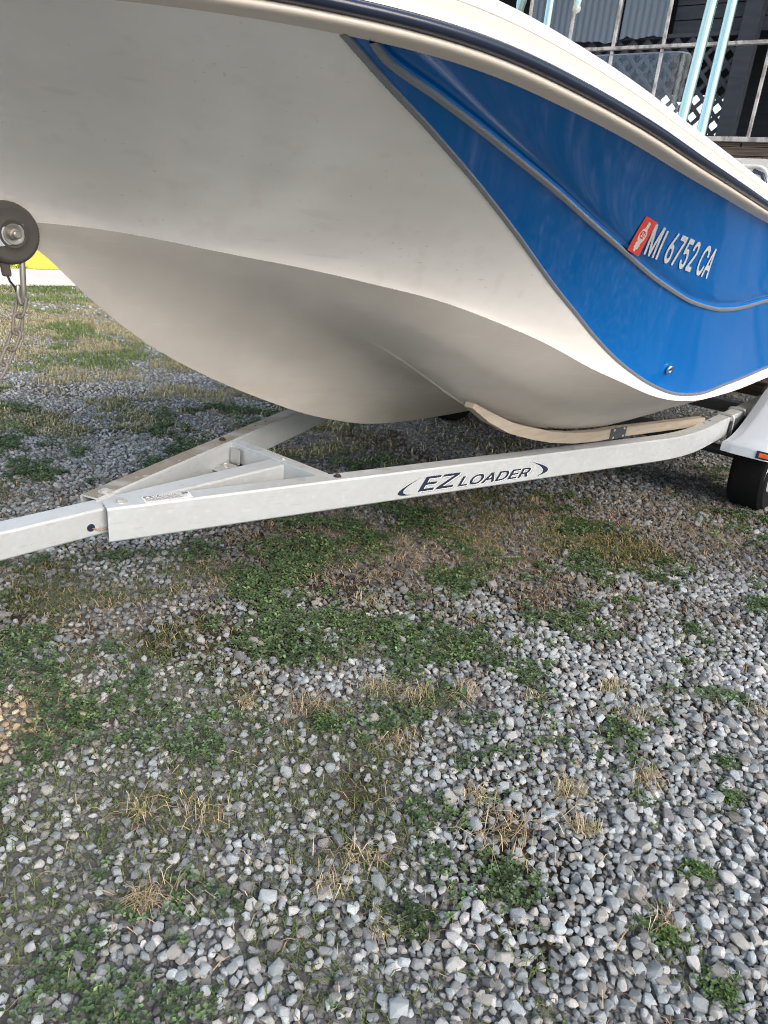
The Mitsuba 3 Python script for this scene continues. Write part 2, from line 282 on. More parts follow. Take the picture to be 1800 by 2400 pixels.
prof=[(-.30,0),(-.30,.30)]+[(-.30+.09-.09*math.cos(a),.30+.09*math.sin(a)) for a in np.radians(np.arange(15,91,15))]+[(.21+.09*math.sin(a),.30+.09*math.cos(a)) for a in np.radians(np.arange(0,91,15))]+[(.30,0)]
m=trimesh.creation.extrude_polygon(shapely.Polygon(prof).buffer(.01),.10,engine='earcut'); q=np.array(m.vertices); m.vertices=np.stack([4.72+q[:,2]-.12*q[:,1],q[:,0]+.16,1.58+q[:,1]],1)
sk=put(BT+'__seat',Wm(m),'m_white',35)
q=np.array([(4.715-.12*z,y+.16,1.58+z) for y,z in [(p_[0]*.86,p_[1]*.9+.0) for p_ in prof]]); put(sk+'__piping',Wm(tube(q,.012,8)),'m_white',True)
put(sk+'__grab_handle',Wm(tube([(4.69,.30,1.86),(4.62,.34,1.9),(4.6,.40,1.88),(4.62,.44,1.80),(4.66,.45,1.74)],.014,8)),'m_rubrail',True)
tag(BT,'white and bright blue motor boat on its trailer, seen from the port bow','boat')
labels[BT+'__blue_panel_001']={'label':'upper blue topside above the inner pinstripe'}
labels[BT+'__gunwale_001']={'label':'rounded white gunwale top'}
# ------------------------------------------------------------------ the trailer
TR='boat_trailer'
def frame_sweep(path,w,h,z0,ch=.006,hollow=.3):
    """rectangular tube along a plan path (outer edge), width w to the left, z0..z0+h"""
    P=np.asarray(path,float); t=np.gradient(P,axis=0); t/=np.linalg.norm(t,axis=1,keepdims=True); n=np.stack([t[:,1],-t[:,0]],1)*w[1]; ww=w[0]
    def ring(o): return [(o,o+ch),(o+ch,o),(ww-o-ch,o),(ww-o,o+ch),(ww-o,h-o-ch),(ww-o-ch,h-o),(o+ch,h-o),(o,h-o-ch)]
    def sw(o,k): return np.array([[(*(p+nn*a),z0+b) for a,b in ring(o)] for p,nn in zip(P[:k],n[:k])])
    A=sw(0,len(P)); B=sw(.006,3)
    end=grid(np.stack([A[0],B[0]]),close=True)
    return cat([grid(A,close=True),grid(B,True,close=True),end,tri(B[2],[[0,1,2],[0,2,3],[0,3,4],[0,4,5],[0,5,6],[0,6,7]])])
def beam_path(s):
    a=np.array([-.047,.078]); b=np.array([2.58,.935]); d=(b-a)/np.linalg.norm(b-a)
    L=np.linalg.norm(b-a)-.22; pts=[a+d*q for q in (0,.15,.3,.7,1.2,1.8,L)]
    c0=a+d*L; c1=np.array([b[0]+.24,b[1]+.004])
    for u in np.linspace(.1,1,9): pts.append((1-u)**2*c0+2*u*(1-u)*b+u*u*c1)
    pts+=[(x,c1[1]) for x in (3.0,3.5,4.5,5.4,6.1)]
    P=np.array(pts); P[:,1]*=s; return P
for s in (1,-1):
    bk=put(TR+'__beam',Wm(frame_sweep(beam_path(s),(.072,s),.113,.437)),'m_galv',30)
    if s==1: b0=bk
    else: b1=bk
def onbeam(u,t,s=1):  # u metres along the slanted part, t across from the outer edge
    a=np.array([-.047,.078]); d=np.array([2.627,.857]); d/=np.linalg.norm(d); n=np.array([d[1],-d[0]]); q=a+d*u+n*t; return np.array([q[0],s*q[1]])
tg=(Wm(cbox([-.29,-.0045,.4975],[.97,.033,0],[-.0014,.041,0],[0,0,.0425],.006)))
put(TR+'__tongue',tg,'m_galv',30)
hb=np.array([-.085,.0455,.488]); put(TR+'__tongue_hole',Wm(tube([hb-[0,.006,0],hb+[0,.0012,0]],.012,20)),'m_ink')
put(TR+'__cable',Wm(tube([hb+[0,-.004,-.002],hb+[.012,.006,-.006],hb+[.03,.012,-.010],hb+[.06,.011,-.013]],.0022,6)),'m_copper')
cm=put(TR+'__cross_member',Wm(cat([cbox([.705,-.005,.5425],[.025,0,0],[0,.247,0],[0,0,.0032],.001),cbox([.682,-.005,.505],[.0025,0,0],[0,.245,0],[0,0,.034],.001),cbox([.702,-.005,.4725],[.022,0,0],[0,.245,0],[0,0,.0028],.001)])),'m_galv')
put(TR+'__bracket',Wm(cat([cbox([.60,-.185,.470],[.045,-.01,0],[.005,.03,0],[0,0,.004],.002),cbox([.665,-.2,.50],[.004,0,0],[0,.025,0],[0,0,.03],.001)])),'m_galv_plain')
for u,t,s,m,r in ((.73,.035,-1,'m_darkbolt',.009),(.80,.035,1,'m_darkbolt',.009),(.055,.050,-1,'m_galv_plain',.014),(.05,.048,1,'m_galv_plain',.013)):
    q=onbeam(u,t,s); put(TR+'__bolt',Wm(hexbolt([q[0],q[1],.5505],[0,0,1],r,.009)),m)
put(TR+'__bolt',Wm(hexbolt([.705,.03,.546],[0,0,1],.007,.006)),'m_galv_plain'); put(TR+'__bolt',Wm(hexbolt([.605,-.185,.475],[0,0,1],.010,.016)),'m_galv_plain')
for u in (.98,1.06): q=onbeam(u,.035,-1); put(TR+'__bolt_hole',Wm(tube([[q[0],q[1],.549],[q[0],q[1],.5506]],.005,12)),'m_ink')
for x in (2.93,3.02): put(TR+'__bolt_hole',Wm(tube([[x,.885,.549],[x,.885,.5506]],.0085,12)),'m_ink')
# lettering on the port beam's outer face
def onface(mesh,u0,z0,off=.0008):
    m=mesh.copy(); q=np.array(m.vertices); b=np.array([onbeam(u,-(off+w),1) for u,w in zip(u0+q[:,0],q[:,2])]); m.vertices=W(np.c_[b,z0+q[:,1]]); return m
def word(s,h,wd,slant=.28,d=.0004):
    m=text(s,h,d); m.vertices[:,0]*=wd/m.bounds[1][0]; m.vertices[:,0]+=slant*m.vertices[:,1]; return m
def bez(a,m,b,n=14):
    a,m,b=(np.array(q) for q in (a,m,b)); c=2*m-(a+b)/2; t=np.linspace(0,1,n)[:,None]; return (1-t)**2*a+2*t*(1-t)*c+t*t*b
def swoosh(t,o,i,b): return poly([tuple(q) for q in np.vstack([bez(t,o,b),bez(b,i,t)[1:-1]])],.0004)
LG=[(word('EZ',.055,.165,.6),1.137,.461),(word('LOADER',.038,.37,.6),1.328,.459)]
for dx,dz,mt,of in ((.007,-.0045,'m_inkgrey',.0005),(.0045,-.0028,'m_sticker',.0008),(0,0,'m_ink',.0012)):
    put(TR+'__logo_lettering',cat([onface(m,x+dx,z+dz,of) for m,x,z in LG]),mt)
for q in (((1.150,.520),(1.046,.468),(1.070,.474),(1.112,.453)),((1.712,.524),(1.814,.482),(1.786,.482),(1.747,.455))): put(TR+'__logo_swoosh',onface(swoosh(*q),0,0,.0008),'m_ink')
# label reads from the port side: its top edge lies away from the reader, towards the centre
wl=poly([(0,0),(.15,0),(.15,.052),(0,.052)],.0004)
def ontop2(m,u0,t0,z):
    m=m.copy(); q=np.array(m.vertices); b=np.array([onbeam(u,t) for u,t in zip(u0+q[:,0],t0+q[:,1])]); m.vertices=W(np.c_[b,z+q[:,2]]); return m
wk=put(TR+'__warning_label',ontop2(wl,.115,.010,.5503),'m_sticker')
put(wk+'__header',ontop2(poly([(.004,.034),(.146,.034),(.146,.050),(.004,.050)],.0003),.115,.010,.5509),'m_inkgrey')
put(wk+'__lettering',cat([ontop2(word('WARNING',.011,.095,0),.145,.046,.5514),ontop2(poly([(.010,.036),(.026,.036),(.018,.048)],.0003),.115,.010,.5514)]),'m_sticker')
put(wk+'__small_print',cat([ontop2(poly([(.006+k*.0,.027-.0055*j),(.138-.02*(j%2),.027-.0055*j),(.138-.02*(j%2),.029-.0055*j),(.006,.029-.0055*j)],.0003),.115,.010,.5509) for j in range(4) for k in (0,)]),'m_inkgrey')
# cross bars under the boat, axle
put(TR+'__cross_bar',Wm(cbox([2.80,0,.497],[.03,0,0],[0,.868,0],[0,0,.032],.004)),'m_darksteel_shade')  # shadow under the boat is put into the dark colour of the cross bars
put(TR+'__cross_bar',Wm(cbox([3.72,0,.505],[.03,0,0],[0,.864,0],[0,0,.03],.004)),'m_darksteel_shade')
put(TR+'__bunk_support',Wm(cbox([4.25,0,.56],[.05,0,0],[0,.86,0],[0,0,.04],.004)),'m_plank')
put(TR+'__axle',Wm(tube([[3.50,-1.08,.29],[3.50,0,.29],[3.50,1.08,.29]],.03,12)),'m_darksteel_shade')
for x in (3.24,3.47):
    yo,yi,zt=.948,.862,.558
    pts=[(x,yi,.42),(x,yi,zt-.012),(x,yi+.006,zt-.002),(x,yi+.02,zt)]+[(x,yo-.012,zt),(x,yo-.002,zt-.003),(x,yo+.005,zt-.014),(x,yo+.006,.42)]
    put(TR+'__strap_bolt',Wm(tube(pts,.0075,10)),'m_galv_plain',True)
put(TR+'__spring_bracket',Wm(cbox([3.36,.952,.475],[.14,0,0],[0,.006,0],[0,0,.055],.003)),'m_darksteel_shade')
# wooden bunks
for s in (1,-1):
    c=np.array([(1.12,.555,.82),(1.22,.575,.765),(1.33,.605,.715),(1.48,.63,.672),(1.62,.645,.638),(1.78,.67,.613),(1.95,.70,.60),(2.12,.728,.597)]); c=np.array([[x,s*y,z] for x,y,z in c]); t=np.gradient(c,axis=0); t/=np.linalg.norm(t,axis=1,keepdims=True); nv=np.stack([-t[:,2],0*t[:,0],t[:,0]],1)
    hw=np.array([.010,.019,.022,.023,.023,.023,.023,.023])[:,None]; y=np.array([0,.019,0])
    ring=np.stack([c-nv*hw-y,c-nv*hw+y,c+nv*hw+y,c+nv*hw-y],1); m=grid(ring,close=True); m=cat([m,tri(ring[0],[[0,1,2],[0,2,3]]),tri(ring[-1],[[0,2,1],[0,3,2]])])
    bk=put(TR+'__bunk',Wm(m),'m_wood')
    put(TR+'__bunk_rail',Wm(cbox([2.53,s*.795,.575],[.42,s*.07,-.022],[-.0033*s,.019,0],[0,0,.023],.003)),'m_wood')
    pk=put(TR+'__joint_plate',Wm(cbox([2.11,s*.748,.597],[.062,s*.0105,0],[0,.002,0],[0,0,.025],.001)),'m_darksteel_shade')
    for a in (-.04,.04):
        for b in (-.022,.022): put(pk+'__screw',Wm(hexbolt([2.11+a,s*(.750+a*.16),.597+b*.8],[0,s,0],.004,.004)),'m_galv_plain')
    cp=[(1.40,.60,.745),(1.52,.61,.70),(1.64,.63,.672),(1.78,.655,.65),(1.88,.675,.64)]
    put(TR+'__bunk_gap_fill',Wm(tube([[x,s*y,z+.012] for x,y,z in cp],[.004,.014,.018,.013,.004],8)),'m_tyre',True)  # black piece filling the gap between hull and bunk
    # wheel and fender
    prof=[(.17,-.085),(.22,-.10),(.265,-.098),(.285,-.075),(.29,0),(.285,.075),(.265,.098),(.22,.10),(.17,.085)]
    a=np.arange(49)*2*np.pi/48; P=np.array([[(3.50+r*math.cos(q),s*1.105+z,(.29)+r*math.sin(q)) for q in a] for r,z in prof])
    wk2=put(TR+'__wheel',Wm(grid(P)),'m_tyre',35)
    P=np.array([[(3.50+r*math.cos(q),s*(1.105+z),.29+r*math.sin(q)) for q in a] for r,z in [(.175,.08),(.165,.05),(.11,.03),(.06,.04),(.05,.07),(.001,.075)]]); put(wk2+'__rim',Wm(grid(P)),'m_galv_plain',35)
    pc=[(2.945,.425),(2.957,.478),(2.972,.488),(3.06,.490),(3.13,.497),(3.22,.518),(3.40,.585),(3.62,.685),(3.85,.745),(4.15,.755),(4.45,.70),(4.75,.55),(4.95,.43)]
    pc=np.array(pc); uu=np.r_[0,np.cumsum(np.linalg.norm(np.diff(pc,axis=0),axis=1))]; fu=np.unique(np.r_[uu,np.linspace(0,uu[-1],60)]); X,Z=PI(uu,pc[:,0])(fu),PI(uu,pc[:,1])(fu)
    t=np.stack([np.gradient(X),np.gradient(Z)],1); t/=np.linalg.norm(t,axis=1,keepdims=True); N=np.stack([-t[:,1],t[:,0]],1)
    cross=[(.988,-.05),(.990,-.022),(1.035,-.004),(1.05,0),(1.12,.003),(1.20,0),(1.222,-.006),(1.236,-.02),(1.24,-.04),(1.243,-.12)]
    P=np.array([[(x+n[0]*o*(1 if o>-.06 else 0),s*y,(z+n[1]*o) if o>-.06 else z-.12) for x,z,n in zip(X,Z,N)] for y,o in cross])
    fk=put(TR+'__fender',Wm(grid(P)),'m_fender',40)
    if s==1:
        lc=np.array([2.947,1.206,.452]); put(fk+'__marker_bezel',Wm(cbox(lc,[.006,0,0],[0,.034,0],[.002,0,.019],.008)),'m_ink'); put(fk+'__marker_light',Wm(cbox(lc-[.006,-.004,0],[.005,0,0],[0,.024,0],[.001,0,.011],.006)),'m_amber')
# winch post, bow roller
put(TR+'__winch_post',Wm(cat([cbox([-.60,-.02,.88],[.03,0,0],[0,.035,0],[.04,0,.36],.005),cbox([-.55,-.02,.545],[.10,0,0],[0,.06,0],[0,0,.006],.002)])),'m_galv')
for s in (1,-1): put(TR+'__roller_arm',Wm(cat([cbox([-.40,s*.055-.0,1.285],[.19,0,.03],[0,.003,0],[0,0,.022],.002)])),'m_galv')
rp=[(.020,.045),(.032,.050),(.0355,.046),(.049,.042),(.058,.046),(.065,.044),(.071,.036),(.074,.02),(.074,-.02),(.071,-.036),(.02,-.045)]
a=np.arange(65)*2*np.pi/64; RC=np.array([-.238,.01,1.313])
P=np.array([[(RC[0]+r*math.cos(q),RC[1]+z,RC[2]+r*math.sin(q)) for q in a] for r,z in rp]); rk=put(TR+'__bow_roller',Wm(grid(P)),'m_rubber',50)
P=np.array([[(RC[0]+r*math.cos(q),RC[1]+z,RC[2]+r*math.sin(q)) for q in a] for r,z in [(.024,.046),(.024,.0535),(.019,.0535),(.013,.051),(.0005,.051)]]); put(rk+'__washer',Wm(grid(P)),'m_steel',30)
P=np.array([[(RC[0]+r*math.cos(q),RC[1]+z,RC[2]+r*math.sin(q)) for q in a] for r,z in [(.0125,.048),(.0125,.060),(.0095,.0605),(.0095,.073),(.007,.0745),(.0005,.0745)]]); put(rk+'__axle_nut',Wm(grid(P)),'m_steel',30)
tag(TR,'galvanized boat trailer with black maker lettering on its near frame beam','trailer')
labels[b0]={'label':'near frame beam with the lettering'}; labels[b1]={'label':'far frame beam with an open end'}
# safety chain below the roller
SC='safety_chain'
put(SC+'__hook_body',Wm(cbox([-.252,.03,1.232],[.010,0,0],[0,.008,0],[-.002,0,.020],.003)),'m_rubber')
put(SC+'__strap',Wm(tube([[-.25,.032,1.215],[-.246,.034,1.2],[-.236,.036,1.186],[-.232,.036,1.17]],.0028,6)),'m_ink')
put(SC+'__pin',Wm(cat([tube([[-.213,.038,1.25],[-.2165,.038,1.18],[-.219,.038,1.152]],.0072,12),tube([[-.228,.036,1.19],[-.231,.036,1.17],[-.228,.036,1.148],[-.219,.038,1.143]],.0055,8)])),'m_steel',True)
cpts=np.array([(-.221,.037,1.160),(-.234,.036,1.118),(-.243,.036,1.076),(-.262,.035,1.037),(-.282,.034,.999),(-.306,.033,.965),(-.335,.03,.935),(-.37,.028,.91),(-.41,.02,.89),(-.455,.01,.875),(-.5,0,.865),(-.545,-.01,.86)])
for i in range(len(cpts)-1):
    a0,b0_=cpts[i],cpts[i+1]; t=b0_-a0; L=np.linalg.norm(t); t/=L; sdv=np.cross(t,[0,1,0]) if i%2 else np.array([0,1.,0]); sdv=sdv-t*(sdv@t); sdv/=np.linalg.norm(sdv)
    if not i%2: sdv=sdv*.8+np.cross(t,sdv)*.6
    h=L*.62; r=.0115; a=np.radians(np.arange(-90,91,30)); c=(a0+b0_)/2
    loop=[c+t*(h-r+r*math.cos(q))+sdv*r*math.sin(q) for q in a]+[c-t*(h-r+r*math.cos(q))-sdv*r*math.sin(q) for q in a]
    put(SC+'__link',Wm(tube(loop,.0043,8,closed=True)),'m_chain',True)
tag(SC,'rusty grey safety chain with a pin hook hanging below the black bow roller','chain')
# ------------------------------------------------------------------ the stilt house with its screened porch
HP=np.array([2.0392,7.5792]); HD=np.array([-.8107,.5855]); HB=np.array([.5855,.8107])   # along the front to the left; into the house
H='stilt_house'
def Wl(s,o,z): q=HP+HD*s+HB*o; return np.array([q[0],q[1],z])
hd,hb2,up=np.r_[HD,0],np.r_[HB,0],np.array([0,0,1.])
def hbox(key,s0,s1,o0,o1,z0,z1,m,ch=.003):
    return put(key,cbox(Wl((s0+s1)/2,(o0+o1)/2,(z0+z1)/2),hd*(s1-s0)/2,hb2*(o1-o0)/2,up*(z1-z0)/2,ch),m)
for s in (2.72,2.27,1.815,1.362,.908,.466,.004,-.887,-1.33,-1.78): hbox(H+'__mullion',s-.0125,s+.0125,.0,.03,2.276,4.9,'m_strip')
hbox(H+'__rail',-8,3.6,-.012,.03,2.957,2.985,'m_strip'); hbox(H+'__sill',-8,3.8,-.03,.09,2.236,2.274,'m_strip')
x=-3.2
for i,wd in enumerate((.62,.55,.7,.48,.66,.9,.8,.75,.6,.9)): hbox(H+'__blocking',x+.006,x+wd-.006,.0,.05,2.20,2.233,'m_plank'); x+=wd
for i,(z0,z1,ss) in enumerate(((2.132,2.196,(-3.2,-.64,1.2,3.8)),(2.06,2.126,(-3.2,-1.05,.9,3.8)))):
    for s0,s1 in zip(ss[:-1],ss[1:]): hbox(H+'__fascia_board',s0+.003,s1-.003,-.012,.03,z0,z1,'m_plank')
hbox(H+'__porch_floor',-8,6.5,.04,3.,2.06,2.19,'m_dark')
for s in (-.48,-2.6,2.9): hbox(H+'__porch_post',s-.075,s+.075,.72,.86,2.2,4.9,'m_dark')
# lattice: crossing slats, each its own piece
def slats(s0,s1,z0,z1,o,step=.146,w=.036):
    for sg,oo in ((1,o),(-1,o+.009)):
        k=s0-(z1-z0)-step
        while k<s1+(z1-z0):
            a,b=k,k+(z1-z0)            # line s=k+(z-z0) (or mirrored)
            t0,t1=max(s0,a),min(s1,b)
            if t1-t0>.06:
                q0,q1=(t0,z0+t0-a),(t1,z0+t1-a)
                if sg<0: q0,q1=(q0[0],z1-(q0[1]-z0)),(q1[0],z1-(q1[1]-z0))
                p0,p1=Wl(q0[0],oo,q0[1]),Wl(q1[0],oo,q1[1]); d=p1-p0; L=np.linalg.norm(d); d/=L
                put(H+'__lattice_slat',cbox((p0+p1)/2,d*L/2,np.cross(d,hb2)*w/2,hb2*.004,.001),'m_slat')
            k+=step
slats(-.40,1.75,2.30,3.20,.80)
hbox(H+'__lattice_frame',-.42,1.78,.79,.83,3.20,3.235,'m_slat'); hbox(H+'__lattice_frame',-.42,1.78,.79,.83,2.262,2.297,'m_slat')
# corrugated sheets with a ragged lower edge
def corr(s0,s1,z0,o):
    n=int((s1-s0)/.012); s=np.linspace(s0,s1,n); rag=z0+.03*(meshkit.fbm(np.c_[s*9,0*s,0*s],3,3)-.5)*2; y=.006*np.sin(s*2*np.pi/.068)
    put(H+'__corrugated_sheet',grid(np.array([[Wl(a,o+b,c) for a,b,c in zip(s,y,rag)],[Wl(a,o+b,4.6) for a,b in zip(s,y)]])),'m_corr',40)
corr(.27,.74,3.205,.76); corr(.76,1.26,3.19,.75); corr(1.28,1.80,3.19,.76)
for i in range(14): hbox(H+'__wall_board',-2.6,.26,.86,.885,3.24+.12*i,3.352+.12*i,'m_dark')
# porch back wall: boards above a gap that looks out to the far side
for i in range(22):
    s0=-1.0+.125*i; hbox(H+'__back_board',s0,s0+.119,2.6,2.625,(2.985,2.93,3.0)[i%3] if -.3<s0<1.1 and i not in (5,6,10) else 2.19,4.9,'m_dark')
hbox(H+'__inner_wall',-2.5,-.06,2.3,2.36,2.19,4.9,'m_dark'); hbox(H+'__back_wall',1.76,6.5,2.55,2.65,2.19,4.9,'m_dark'); [hbox(H+'__back_wall',a,b,2.55,2.65,2.19,4.9,'m_dark') for a,b in ((-2.3,-1.01),(-3.6,-2.9),(-5.6,-4.3),(-6.9,-6.2),(-8,-7.4))]; [hbox(H+'__back_wall',a,b,2.55,2.65,c,d,'m_dark') for a,b,c,d in ((-2.9,-2.3,2.19,3.0),(-2.9,-2.3,3.7,4.9),(-4.3,-3.6,2.19,2.7),(-4.3,-3.6,3.5,4.9),(-6.2,-5.6,2.19,3.1),(-6.2,-5.6,4.2,4.9),(-7.4,-6.9,3.3,4.9))]
hbox(H+'__porch_ceiling',-8,6.5,-.1,2.7,4.9,5.0,'m_dark'); hbox(H+'__front_wall',-8,6.5,-.05,.05,5.0,7.9,'m_siding')
hbox(H+'__side_wall',6.4,6.5,2.66,9,.0,7.9,'m_siding'); hbox(H+'__side_wall',-8,-7.9,2.66,9,.0,7.9,'m_siding')
hbox(H+'__front_wall',2.75,6.5,.0,.08,2.2,4.9,'m_siding'); [hbox(H+'__mullion',a-.0125,a+.0125,.0,.03,2.276,4.9,'m_strip') for a in np.arange(-7.6,-2.,.45)]
hbox(H+'__lower_wall',-2.6,6.5,1.9,2.0,.0,2.06,'m_dark')
for s in (-6,-3.8,-1.6,.6,2.8,5.0): hbox(H+'__stilt',s-.1,s+.1,.15,.35,.0,2.06,'m_plank')
rv=[Wl(s,o,z) for s in (-8.3,6.8) for o,z in ((-.6,7.75),(4.5,10.),(9.5,7.75),(-.6,7.9),(4.5,10.15),(9.5,7.9))]
put(H+'__roof',tri(rv,[[0,1,7,6],[1,2,8,7],[3,9,10,4],[4,10,11,5],[0,6,9,3],[2,5,11,8],[0,3,4,1],[1,4,5,2],[6,7,10,9],[7,8,11,10]]),'m_roof')
tag(H,'dark weathered stilt house with a screened lattice porch behind the boat','house')
labels[H+'__porch_post']={'label':'dark wide post behind the screen at the right edge'}
# ------------------------------------------------------------------ ground, road, field
def hgt(x,y):
    p=np.stack([x,y,0*x],-1); near=np.clip((9-np.hypot(x,y))/4,0,1)
    return near*((meshkit.fbm(p*1.3,3,11)-.5)*.05+(meshkit.fbm(p*6,2,12)-.5)*.016)
g=np.r_[-400,-150,-60,-30,-18,-12,-10,np.arange(-9,9.01,.09),10,12,18,30,60,150,400]
X,Y=np.meshgrid(g,g+3,indexing='ij'); G=np.stack([X,Y,hgt(X,Y)],-1)
scene['ground']=mikit.ply(grid(G),'m_soil',True); tag('ground','bare brown soil with gravel','ground',kind='structure')
RD=np.array([.78,.626]); RN=np.array([-.626,.78])
def band(o0,o1,z,L0,L1,nk=60,w=.0,seed=1):
    t=np.linspace(L0,L1,nk); q=np.c_[t*.9,0*t,0*t]; e0=o0+w*(meshkit.fbm(q,3,seed)-.5); e1=o1+w*(meshkit.fbm(q,3,seed+9)-.5)
    return grid(np.array([[(*(RD*a+RN*o),z) for a,o in zip(t,e)] for e in (e0,e1)]),True)
ROFF=(11.55,13.65)
scene['road']=mikit.ply(band(*ROFF,.008,-30,40,240,.25),'m_road'); tag('road','pale gravel lane beyond the grass','road',kind='structure')
scene['field']=mikit.ply(band(13.62,300,.012,-250,250,400,.2,5),'m_field'); tag('field','sunlit yellow green field beyond the lane','field',kind='structure')
GB=[(-1.25,2.57,0.28,0.21,0.56),(-1.19,2.34,0.23,0.13,0.8),(-0.76,2.05,0.24,0.14,0.8),(-0.74,1.7,0.2,0.19,1.0),(-0.57,1.75,0.25,0.22,0.9),(-0.47,1.95,0.16,0.14,0.7),(-0.3,2.55,0.19,0.14,0.43),(0.09,2.28,0.35,0.17,1.0),(-0.28,2.24,0.17,0.17,0.9),(-0.39,2.43,0.2,0.14,0.37),(0.32,2.82,0.13,0.22,0.5),(1.06,3.32,0.3,0.27,1.0),(0.22,3.49,0.59,0.26,0.43),(0.8,3.98,0.38,0.25,0.37),(-0.02,1.71,0.19,0.11,0.8),(0.05,1.48,0.2,0.12,0.9),(-0.31,1.5,0.18,0.14,0.8),(-0.12,1.81,0.08,0.12,0.6),(-0.55,1.29,0.2,0.09,0.8),(-0.43,1.15,0.16,0.09,0.6),(-0.69,1.24,0.12,0.1,0.6),(-0.61,1.03,0.13,0.09,0.9),(-0.36,0.93,0.19,0.06,0.9),(-0.09,1.1,0.12,0.11,0.8),(0.02,1.0,0.13,0.06,0.9),(0.15,1.16,0.09,0.05,1.0),(0.37,1.28,0.08,0.07,0.9),(1.21,3.09,0.35,0.24,0.37),(0.71,2.51,0.25,0.17,0.37),(1.27,2.58,0.15,0.15,0.37),(1.09,1.79,0.04,0.05,0.8),(1.04,1.63,0.05,0.06,0.9),(0.72,1.18,0.06,0.09,0.8),(0.86,1.36,0.06,0.07,0.8),(0.8,1.06,0.04,0.04,0.9),(0.79,1.85,0.06,0.08,0.5),(-0.45,2.91,0.38,0.17,0.31),(-0.79,2.75,0.28,0.16,0.31),(1.97,3.71,0.21,0.42,0.43),(0.58,3.14,0.26,0.24,0.31),(-0.44,1.57,0.14,0.1,0.5),(-0.92,1.97,0.13,0.1,0.6),(-0.59,0.91,0.06,0.05,0.5),(0.56,2.12,0.09,0.15,0.3),(-0.27,1.24,0.13,0.11,0.6),(-0.72,1.45,0.13,0.09,0.5),(-0.14,0.95,0.1,0.05,0.5),(1.7,2.94,0.13,0.28,0.31),(-0.83,1.28,0.08,0.08,0.8),(0.99,2.63,0.11,0.11,0.19),(1.17,2.12,0.14,0.08,0.3),(-0.67,2.23,0.15,0.11,0.5),(-0.55,2.61,0.24,0.14,0.25),(-0.19,3.2,0.32,0.2,0.31),(0.38,2.54,0.18,0.14,0.25)]
DB=[(-0.98,1.69,0.11,0.14,1.0),(0.21,1.97,0.23,0.08,0.9),(-0.17,1.87,0.09,0.08,0.9),(0.10,1.75,0.10,0.09,0.7),(-0.54,1.40,0.08,0.07,0.7),(0.76,3.43,0.35,0.34,0.9),(0.31,3.08,0.42,0.28,0.7),(-0.15,2.73,0.37,0.23,0.5),(0.38,1.43,0.08,0.10,0.7),(-0.37,1.39,0.09,0.07,0.6),(-0.40,1.14,0.08,0.07,0.5),(0.03,1.32,0.10,0.05,0.5),(1.18,3.82,0.54,0.41,0.6),(-0.46,1.10,0.09,0.06,0.4),(0.74,2.68,0.23,0.22,0.7),(-0.57,2.68,0.35,0.23,0.4),(0.23,3.89,0.79,0.28,0.6),(-0.60,4.62,0.90,0.57,0.5),(0.01,1.55,0.14,0.09,0.5),(1.41,3.42,0.49,0.35,0.5),(1.12,2.06,0.19,0.13,0.4)]
TUFTS=[(0.37,1.42,1.5),(-0.17,1.87,1.2),(0.17,1.96,1.2),(0.32,2.01,1.0),(0.10,1.76,0.9),(0.32,1.54,0.9),(0.82,1.69,1.1),(0.86,1.96,1.2),(0.82,2.09,0.8),(0.03,1.32,0.9),(-0.04,1.22,0.8),(-0.53,1.39,0.9),(-0.41,1.16,1.1),(-0.39,1.41,0.8),(1.31,2.03,1.0),(-0.37,1.85,0.8),(0.03,1.99,1.0),(0.58,1.60,1.0),(0.54,2.01,0.7),(0.07,1.13,0.7),(0.59,1.46,0.9),(0.73,1.21,0.8),(-0.03,2.53,0.8),(0.89,3.51,0.9),(-0.45,1.14,0.8),(0.11,3.17,0.8),(1.69,4.22,0.7),(0.83,3.85,0.9)]
WEEDS=[(1.04,1.63,1.0),(1.09,1.79,0.7),(0.72,1.18,1.2),(0.86,1.37,1.0),(0.80,1.06,0.9),(0.77,1.84,0.8),(1.08,2.75,0.9),(0.32,2.86,1.1),(0.37,1.28,1.3),(0.15,1.16,1.4),(0.53,2.33,0.7),(1.27,2.58,0.8),(-0.82,1.71,1.2),(-0.12,1.81,1.0),(1.15,2.32,0.6)]
GB,DB=np.array(GB),np.array(DB)
def dens(B,x,y):
    s=np.zeros_like(x)
    for a,b,sx,sy,w in B: s=np.maximum(s,w*np.exp(-.5*(((x-a)/(sx*.85))**2+((y-b)/(sy*.85))**2)**1.5))
    return s
def green(x,y):
    p=np.stack([x,y,0*x],-1); e=meshkit.fbm(p*7,3,21)
    s=dens(GB,x,y); far=np.clip((y+.55*x-3.6)/1.,0,1)*np.clip((.4-x)/.8,0,1)
    f=meshkit.fbm(p*np.array([2.0,2.2,1]),3,22)
    s=np.maximum(s,far*np.clip((f-.42)*4,0,1)*.9)
    s=np.maximum(s,np.clip((meshkit.fbm(p*3.1,3,29)-.41)*4,0,1)*(.72*np.clip((.75-x-.18*(y-1))/.7,.12,1)))
    e2=meshkit.fbm(p*15,3,23); return np.clip((s*1.2+(e-.5)*1.0+(e2-.5)*1.1-.20)*1.45,0,1)*np.clip(s*6,0,1)
def brown(x,y):
    p=np.stack([x,y,0*x],-1); e=meshkit.fbm(p*8,3,31); s=dens(DB,x,y); f=meshkit.fbm(p*np.array([2.1,2.5,1]),3,33)
    s=np.maximum(s,np.clip((meshkit.fbm(p*3.3+9,3,39)-.46)*4,0,1)*(.30+.55*np.exp(-((y-3.0-.25*x)/.75)**2)))
    s=np.maximum(s,np.clip((y+.55*x-4.2)/1.5,0,1)*np.clip((f-.4)*4,0,1)*np.clip((.6-x),0,1)*.9)
    return np.clip(s*1.5*(e+.25)-.15,0,1)
